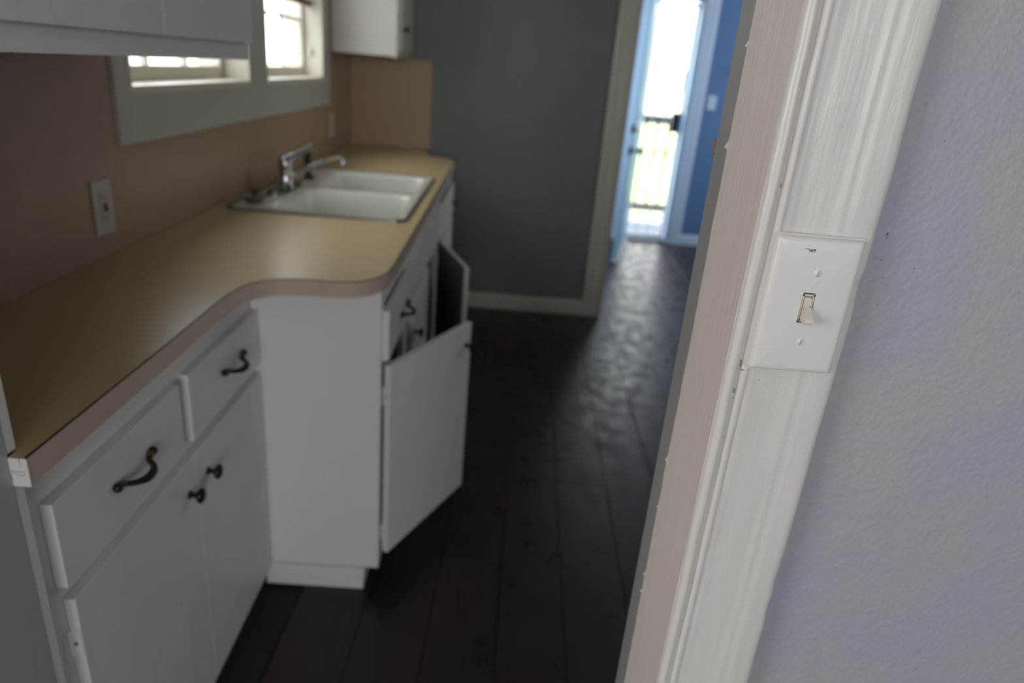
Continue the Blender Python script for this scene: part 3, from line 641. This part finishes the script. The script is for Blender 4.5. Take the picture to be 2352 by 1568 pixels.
# ------------------------------------------------------------------ sink
sk = thing('kitchen_sink', (-0.56, 2.545, ZT), 'cream enamel double bowl sink with a dark metal rim', 'sink')
def sink_body():
    bm = BM(); zt = ZT+0.004
    bowls = [(-0.705, -0.320, 2.125, 2.525), (-0.705, -0.320, 2.570, 2.965)]
    O = rrect(SX0+0.008, SX1-0.008, SY0+0.008, SY1-0.008, 0.035, 6)
    ov = [bm.verts.new((x, y, zt)) for x, y in O]; es = [bm.edges.new((ov[i], ov[(i+1) % len(ov)])) for i in range(len(ov))]
    for x0, x1, y0, y1 in bowls:
        prev = None
        for ins, z, r in ((0, zt, 0.055), (0.004, zt-0.003, 0.052), (0.009, zt-0.012, 0.050), (0.020, zt-0.12, 0.050), (0.032, zt-0.150, 0.045), (0.060, zt-0.163, 0.04), (0.13, zt-0.168, 0.03)):
            ring = [bm.verts.new((x, y, z)) for x, y in rrect(x0+ins, x1-ins, y0+ins, y1-ins, r, 6)]
            if prev is None: es += [bm.edges.new((ring[i], ring[(i+1) % len(ring)])) for i in range(len(ring))]
            else:
                for i in range(len(ring)): bm.faces.new((prev[i], prev[(i+1) % len(ring)], ring[(i+1) % len(ring)], ring[i]))
            prev = ring
        bm.faces.new(prev)
    bmesh.ops.triangle_fill(bm, use_beauty=True, edges=es); return bm
obj('basin', sink_body(), m_sink, sk, smooth=True)
bm = BM(); a = rrect(SX0, SX1, SY0, SY1, 0.042, 6); b = rrect(SX0+0.010, SX1-0.010, SY0+0.010, SY1-0.010, 0.034, 6)
rows = [[(x, y, ZT+0.0003) for x, y in a], [(x*0.9+u*0.1, y*0.9+v*0.1, ZT+0.0085) for (x, y), (u, v) in zip(a, b)], [(x*0.2+u*0.8, y*0.2+v*0.8, ZT+0.0090) for (x, y), (u, v) in zip(a, b)], [(x, y, ZT+0.0043) for x, y in b]]
rv = [[bm.verts.new(p) for p in r] for r in rows]
for p, q in zip(rv, rv[1:]):
    for i in range(len(p)): bm.faces.new((p[i], p[(i+1) % len(p)], q[(i+1) % len(p)], q[i]))
obj('rim', bm, m_rim, sk, smooth=True, label='dark metal rim')
for y in (2.325, 2.768):
    bm = BM(); lathe(bm, [(0.042, 0.0), (0.042, 0.003), (0.034, 0.004), (0.030, 0.0015), (0.012, 0.001), (0.010, 0.006), (0.0, 0.007)], (-0.5125, y, ZT+0.004-0.1675), (0, 0, 1), 24); obj('drain', bm, m_chromed, sk, smooth=True)
# faucet
fc = thing('kitchen_faucet', (-0.770, 2.455, ZT+0.004), 'chrome single lever faucet with a low arched spout on the sink deck', 'faucet')
zf = ZT+0.0045
bm = BM(); pr = rrect(-0.797, -0.735, 2.325, 2.590, 0.030, 8); rs = []
for s, z in ((1, zf), (1, zf+0.006), (0.90, zf+0.013), (0.72, zf+0.017)):
    rs.append([bm.verts.new((-0.766+(x+0.766)*s, 2.4575+(y-2.4575)*(0.5+0.5*s), z)) for x, y in pr])
for p, q in zip(rs, rs[1:]):
    for i in range(len(p)): bm.faces.new((p[i], p[(i+1) % len(p)], q[(i+1) % len(p)], q[i]))
bm.faces.new(rs[-1]); bm.faces.new(rs[0]); obj('base_plate', bm, m_chromed, fc, smooth=True)
bm = BM(); lathe(bm, [(0.030, zf+0.012), (0.026, zf+0.022), (0.022, zf+0.03), (0.0215, zf+0.075), (0.024, zf+0.082), (0.025, zf+0.095), (0.022, zf+0.108), (0.012, zf+0.118), (0.0, zf+0.121)], (-0.756, 2.445, 0), (0, 0, 1), 28); obj('body', bm, m_chrome, fc, smooth=True)
bm = BM(); pth = smooth_path([(-0.752, 2.45, zf+0.098), (-0.745, 2.48, zf+0.113), (-0.737, 2.54, zf+0.119), (-0.730, 2.61, zf+0.125), (-0.725, 2.66, zf+0.128)], 4)
n = len(pth); tube(bm, pth, [0.014-0.005*i/n if i < n-5 else 0.010+0.003*(i-(n-5))/5 for i in range(n)], 14, flat=1.3); obj('lever', bm, m_chrome, fc, smooth=True)
bm = BM(); pth = smooth_path([(-0.755, 2.445, zf+0.045), (-0.735, 2.475, zf+0.054), (-0.695, 2.52, zf+0.072), (-0.655, 2.565, zf+0.092), (-0.628, 2.60, zf+0.103), (-0.608, 2.625, zf+0.103), (-0.600, 2.632, zf+0.090)], 5)
n = len(pth); tube(bm, pth, [0.0115-0.0045*min(1, i/(n*0.5)) for i in range(n)], 14); obj('spout', bm, m_chrome, fc, smooth=True)
bm = BM(); lathe(bm, [(0.010, 0), (0.0115, 0.003), (0.0115, 0.018), (0.009, 0.020), (0, 0.020)], (-0.600, 2.632, zf+0.095), (0, 0, -1), 18); obj('aerator', bm, m_chrome, fc, smooth=True)
sy = thing('side_sprayer', (-0.752, 2.715, ZT+0.004), 'black side sprayer standing on the sink deck behind the faucet', 'sprayer')
bm = BM(); lathe(bm, [(0.025, 0), (0.025, 0.003), (0.018, 0.008), (0.014, 0.020), (0.012, 0.024), (0.0, 0.024)], (-0.752, 2.715, zf), (0, 0, 1), 22); obj('base', bm, m_black, sy, smooth=True)
bm = BM(); tube(bm, smooth_path([(-0.752, 2.715, zf+0.022), (-0.752, 2.715, zf+0.05), (-0.753, 2.713, zf+0.08), (-0.752, 2.712, zf+0.10), (-0.744, 2.706, zf+0.112)], 4), [0.0105, 0.0105, 0.011, 0.0115, 0.012, 0.013, 0.014, 0.0145, 0.015, 0.015, 0.0155, 0.016, 0.016, 0.0155, 0.015, 0.014, 0.013], 16)
obj('spray_head', bm, m_black, sy, smooth=True)
# strainer basket
st = thing('sink_strainer', (-0.782, 2.195, zf), 'dark metal sink strainer basket lying on the sink corner', 'strainer')
bm = BM(); lathe(bm, [(0.024, 0), (0.026, 0.004), (0.031, 0.016), (0.040, 0.020), (0.041, 0.023), (0.033, 0.022), (0.028, 0.018), (0.0, 0.017)], (-0.782, 2.195, zf+0.0005), (0, 0, 1), 28); obj('basket', bm, m_rim, st, smooth=True)
bm = BM(); lathe(bm, [(0.004, 0), (0.0035, 0.012), (0.009, 0.017), (0.010, 0.022), (0.0, 0.025)], (-0.782, 2.195, zf+0.0175), (0, 0, 1), 18); obj('knob', bm, m_black, st, smooth=True)

# ------------------------------------------------------------------ back doorway trim and baseboards
def prof_casing(x0, x1, y, depth, z1, m, name, flip=False):
    """two-step casing face; x0 is the outer edge"""
    s = 1 if x1 > x0 else -1; w = abs(x1-x0)
    P = [(0, 0), (0, 0.8), (0.08, 1.0), (0.30, 1.0), (0.36, 0.72), (0.42, 0.86), (0.80, 0.80), (0.88, 0.62), (1.0, 0.55), (1.0, 0)]
    bm = BM(); slab(bm, [(x0+s*w*a, y-depth*b) for a, b in P], [], 0, z1); return struct(name, bm, m)
prof_casing(0.562, 0.664, YB-0.0003, 0.022, 2.13, m_trim, 'trim_8')
struct('trim_9', bxo(0.664, 0.684, YB-0.004, YB+0.13, 0, 2.05, bev=0.002), m_trim)
struct('trim_10', bxo(1.462, 1.482, YB-0.004, YB+0.13, 0, 2.05, bev=0.002), m_trim)
prof_casing(1.585, 1.484, YB-0.0003, 0.022, 2.13, m_trim, 'trim_11')
struct('trim_12', bxo(0.562, 1.585, YB-0.02, YB-0.0003, 2.131, 2.22), m_trim)
bm = BM(); slab(bm, [(YB-0.0003, 0), (YB-0.013, 0), (YB-0.013, 0.075), (YB-0.009, 0.088), (YB-0.004, 0.092), (YB-0.0003, 0.092)], [], -0.877, 0.5615); swap(bm, lambda c: (c.z, c.x, c.y)); struct('baseboard_back', bm, m_trim)
struct('baseboard_right', bxo(1.608, 1.6198, 0.692, YB-0.025, 0, 0.09), m_trim)

# ------------------------------------------------------------------ blue room
prof_casing(1.700, 1.578, YF-0.0003, 0.022, 2.13, m_bluetrim, 'trim_13')
prof_casing(1.045, 1.162, YF-0.0003, 0.022, 2.13, m_bluetrim, 'trim_14')
struct('trim_15', bxo(1.560, 1.578, YF-0.004, YF+0.13, 0, 2.05, bev=0.003), m_bluetrim)
struct('trim_16', bxo(1.163, 1.181, YF-0.004, YF+0.13, 0, 2.05, bev=0.003), m_bluetrim)
struct('trim_17', bxo(1.182, 1.559, YF-0.01, YF+0.13, 0.0, 0.022, bev=0.004), mat('threshold metal', (0.16, 0.18, 0.22, 1), 0.4, 0.5))
bm = BM(); slab(bm, [(YF-0.0003, 0), (YF-0.014, 0), (YF-0.014, 0.078), (YF-0.008, 0.09), (YF-0.0003, 0.092)], [], 1.702, 3.298); swap(bm, lambda c: (c.z, c.x, c.y)); struct('baseboard_far', bm, m_bluetrim)
# entrance door standing open, seen edge-on
dr = thing('door_1', (1.170, 6.285, 0), None, None); dr['kind'] = 'structure'
p0 = Vector((1.182, 6.285, 0)); p1 = Vector((0.968, 5.425, 0)); L_ = (p1-p0).length; dirv = (p1-p0).normalized(); nr = Vector((-dirv.y, dirv.x, 0))   # nr points to +x side
if nr.x < 0: nr = -nr
MD = Matrix((( dirv.x, nr.x, 0, p0.x), (dirv.y, nr.y, 0, p0.y), (0, 0, 1, 0), (0, 0, 0, 1)))
bm = BM(); box(bm, 0, L_, -0.022, 0.022, 0.012, 2.03, bev=0.002); xform(bm, MD); obj('door_leaf', bm, m_bluedoor, dr)
bm = BM()
for a, b in ((0.12, 1.0), (1.12, 1.92)):
    for s in (0.12, L_/2+0.05):
        box(bm, s, s+L_/2-0.17, 0.0222, 0.027, a, b, bev=0.004)
xform(bm, MD); obj('raised_panel', bm, m_bluedoor, dr)
bm = BM(); box(bm, 0.005, L_+0.004, -0.026, 0.026, 0.0015, 0.020, bev=0.003); xform(bm, MD); obj('door_sweep', bm, m_edge, dr, label='white sweep strip at the door bottom')
for z, nm, pr in ((1.048, 'deadbolt', [(0.030, 0), (0.030, 0.006), (0.024, 0.012), (0.010, 0.014), (0.009, 0.024), (0, 0.025)]), (0.888, 'door_knob', [(0.032, 0), (0.030, 0.006), (0.012, 0.012), (0.011, 0.030), (0.022, 0.040), (0.028, 0.052), (0.024, 0.064), (0, 0.070)])):
    bm = BM(); lathe(bm, pr, MD @ Vector((L_-0.065, 0.0222, z)), nr, 22); k = obj(nm, bm, m_chrome, dr, smooth=True)
    bm = BM(); box(bm, L_-0.0005, L_+0.0015, -0.013, 0.013, z-0.03, z+0.03); xform(bm, MD); obj('latch_plate', bm, m_hook, k)
# switch plate and hook on the blue wall
t = thing('light_switch', (1.770, YF, 1.205), 'pale switch plate on the blue wall beside the entrance door', 'light switch')
obj('switch_plate', bxo(1.738, 1.812, YF-0.007, YF-0.0003, 1.207, 1.325, bev=0.002), m_bluetrim, t)
obj('toggle', bxo(1.771, 1.779, YF-0.018, YF-0.007, 1.258, 1.272, bev=0.001), m_bluetrim, t)
t = thing('coat_hook', (1.918, YF, 1.50), 'small dark coat hook on the blue wall', 'hook')
obj('back_plate', bxo(1.903, 1.935, YF-0.008, YF-0.0003, 1.49, 1.57, bev=0.003), m_hook, t)
bm = BM(); tube(bm, smooth_path([(1.919, YF-0.006, 1.53), (1.919, YF-0.04, 1.515), (1.919, YF-0.06, 1.53), (1.919, YF-0.065, 1.555)], 4), 0.006, 10); obj('hook_arm', bm, m_hook, t, smooth=True)
bm = BM(); box(bm, JX-0.0005, JX+0.012, 0.6905, 0.695, 1.338, 1.353, bev=0.002); obj('wood_stop', bm, m_amber, label='small amber wooden stop at the kitchen side of the doorway edge', cat='stop')

# ------------------------------------------------------------------ security gate at the street door
gt = thing('security_gate', (1.37, 6.42, 0), 'white steel security gate with thin bars in the street doorway', 'gate')
gy0, gy1 = 6.395, 6.420
bm = BM(); box(bm, 1.1815, 1.199, gy0, gy1, 0.023, 2.04); box(bm, 1.542, 1.5595, gy0, gy1, 0.023, 2.04); box(bm, 1.199, 1.542, gy0, gy1, 0.023, 0.050); box(bm, 1.199, 1.542, gy0, gy1, 2.01, 2.04); obj('gate_frame', bm, m_gate, gt)
for x in (1.305, 1.415): obj('bar', bxo(x-0.004, x+0.004, gy0+0.008, gy1-0.008, 0.050, 2.01), m_gate, gt)
obj('cross_bar', bxo(1.199, 1.542, gy0+0.009, gy1-0.009, 0.27, 0.278), m_gate, gt)
lk = obj('lock_box', bxo(1.478, 1.541, gy0-0.012, gy1+0.006, 0.985, 1.155, bev=0.004), m_hook, gt, label='dark lock box')
bm = BM(); lathe(bm, [(0.012, 0), (0.010, 0.006), (0.006, 0.02), (0, 0.02)], (1.505, gy0-0.012, 1.07), (0, -1, 0), 14); obj('lock_cylinder', bm, m_chromed, lk)

# ------------------------------------------------------------------ outside
struct('porch_floor', bxo(-1.0, 4.5, 6.43, 7.90, -0.14, -0.02), m_conc)
bm = BM(); box(bm, -1.0, 4.5, 6.43, 6.78, 2.52, 2.64); struct('porch_roof', bm, m_siding)
rl = thing('porch_railing', (1.8, 7.72, -0.02), 'grey porch railing with slender balusters outside the street door', 'railing')
obj('top_rail', bxo(0.6, 3.4, 7.68, 7.76, 0.975, 1.062, bev=0.006), m_rail, rl); obj('bottom_rail', bxo(0.6, 3.4, 7.69, 7.75, 0.035, 0.12, bev=0.004), mat('tan grey rail', (0.07, 0.065, 0.06, 1), 0.7), rl)
for i in range(22):
    x = 0.625+i*0.127
    obj('baluster', bxo(x-0.013, x+0.013, 7.707, 7.733, 0.12, 0.975), m_rail, rl)
for x in (0.6, 3.4): obj('rail_post', bxo(x-0.04, x+0.04, 7.68, 7.76, -0.0195, 1.10, bev=0.004), m_rail, rl)
struct('lawn', bxo(-20, 40, 7.91, 30, -0.30, -0.20), m_lawn)
struct('street', bxo(-30, 60, 30.01, 38, -0.32, -0.22), mat('asphalt', (0.4, 0.4, 0.4, 1), 0.9))
struct('far_ground', bxo(-60, 90, 38.01, 80, -0.32, -0.2), m_lawn)
struct('side_yard', bxo(-12, -1.05, -6, 7.90, -0.30, -0.20), m_conc)
# neighbouring house seen through the kitchen windows
nb = thing('neighbour_house', (-6.6, 10.3, -0.2), 'pale clapboard house side outside the kitchen windows', 'building')
obj('wall', bxo(-7.2, -6.0, 6.6, 14, -0.2, 3.0), m_siding, nb)
for i in range(12):
    obj('siding_board', bxo(-6.0, -5.985, 6.6, 14, 0.30+i*0.18, 0.47+i*0.18, bev=0.003), m_siding, nb)
# house across the street
hs = thing('house', (10.5, 46, -0.2), 'white house across the street with a low grey roof', 'building')
obj('wall', bxo(2, 22, 42, 50, -0.2, 3.0), m_house, hs)
bm = BM(); slab(bm, [(41.4, 3.0), (50.6, 3.0), (46, 5.0)], [], 1.4, 22.6); swap(bm, lambda c: (c.z, c.x, c.y)); obj('roof', bm, m_roof, hs)
for x in (6, 10.0, 15): f = obj('window', bxo(x, x+1.6, 41.93, 41.999, 0.9, 2.1), m_hook, hs)
def tree(x, y, h, r, lab):
    t = thing('tree', (x, y, -0.2), lab, 'tree', 'trees on the lawn beyond the porch')
    bm = BM(); tube(bm, [(x, y, -0.2), (x+0.1, y, h*0.3), (x, y, h*0.6)], [0.22, 0.16, 0.1], 10); obj('trunk', bm, m_bark, t, smooth=True)
    bm = BM()
    for i in range(900):
        v = Vector((random.gauss(0, 1), random.gauss(0, 1), random.gauss(0, 1))).normalized()*r*random.uniform(0.55, 1.0)*(0.8+0.3*noise.noise(Vector((i*0.01, x, y))))
        p = Vector((x, y, h*0.72))+Vector((v.x, v.y, v.z*0.75)); q = Vector((random.uniform(-1, 1), random.uniform(-1, 1), random.uniform(-1, 1))).normalized()
        u = q.orthogonal().normalized()*0.16; w = q.cross(u).normalized()*0.12
        bm.faces.new([bm.verts.new(p+u), bm.verts.new(p+w), bm.verts.new(p-u), bm.verts.new(p-w)])
    obj('foliage', bm, m_leaf, t, kind='stuff')
tree(0.7, 18.5, 6.3, 1.7, 'leafy tree on the lawn, left one beyond the porch')
tree(4.7, 16, 6.4, 2.2, 'leafy tree on the lawn, right one beyond the porch')
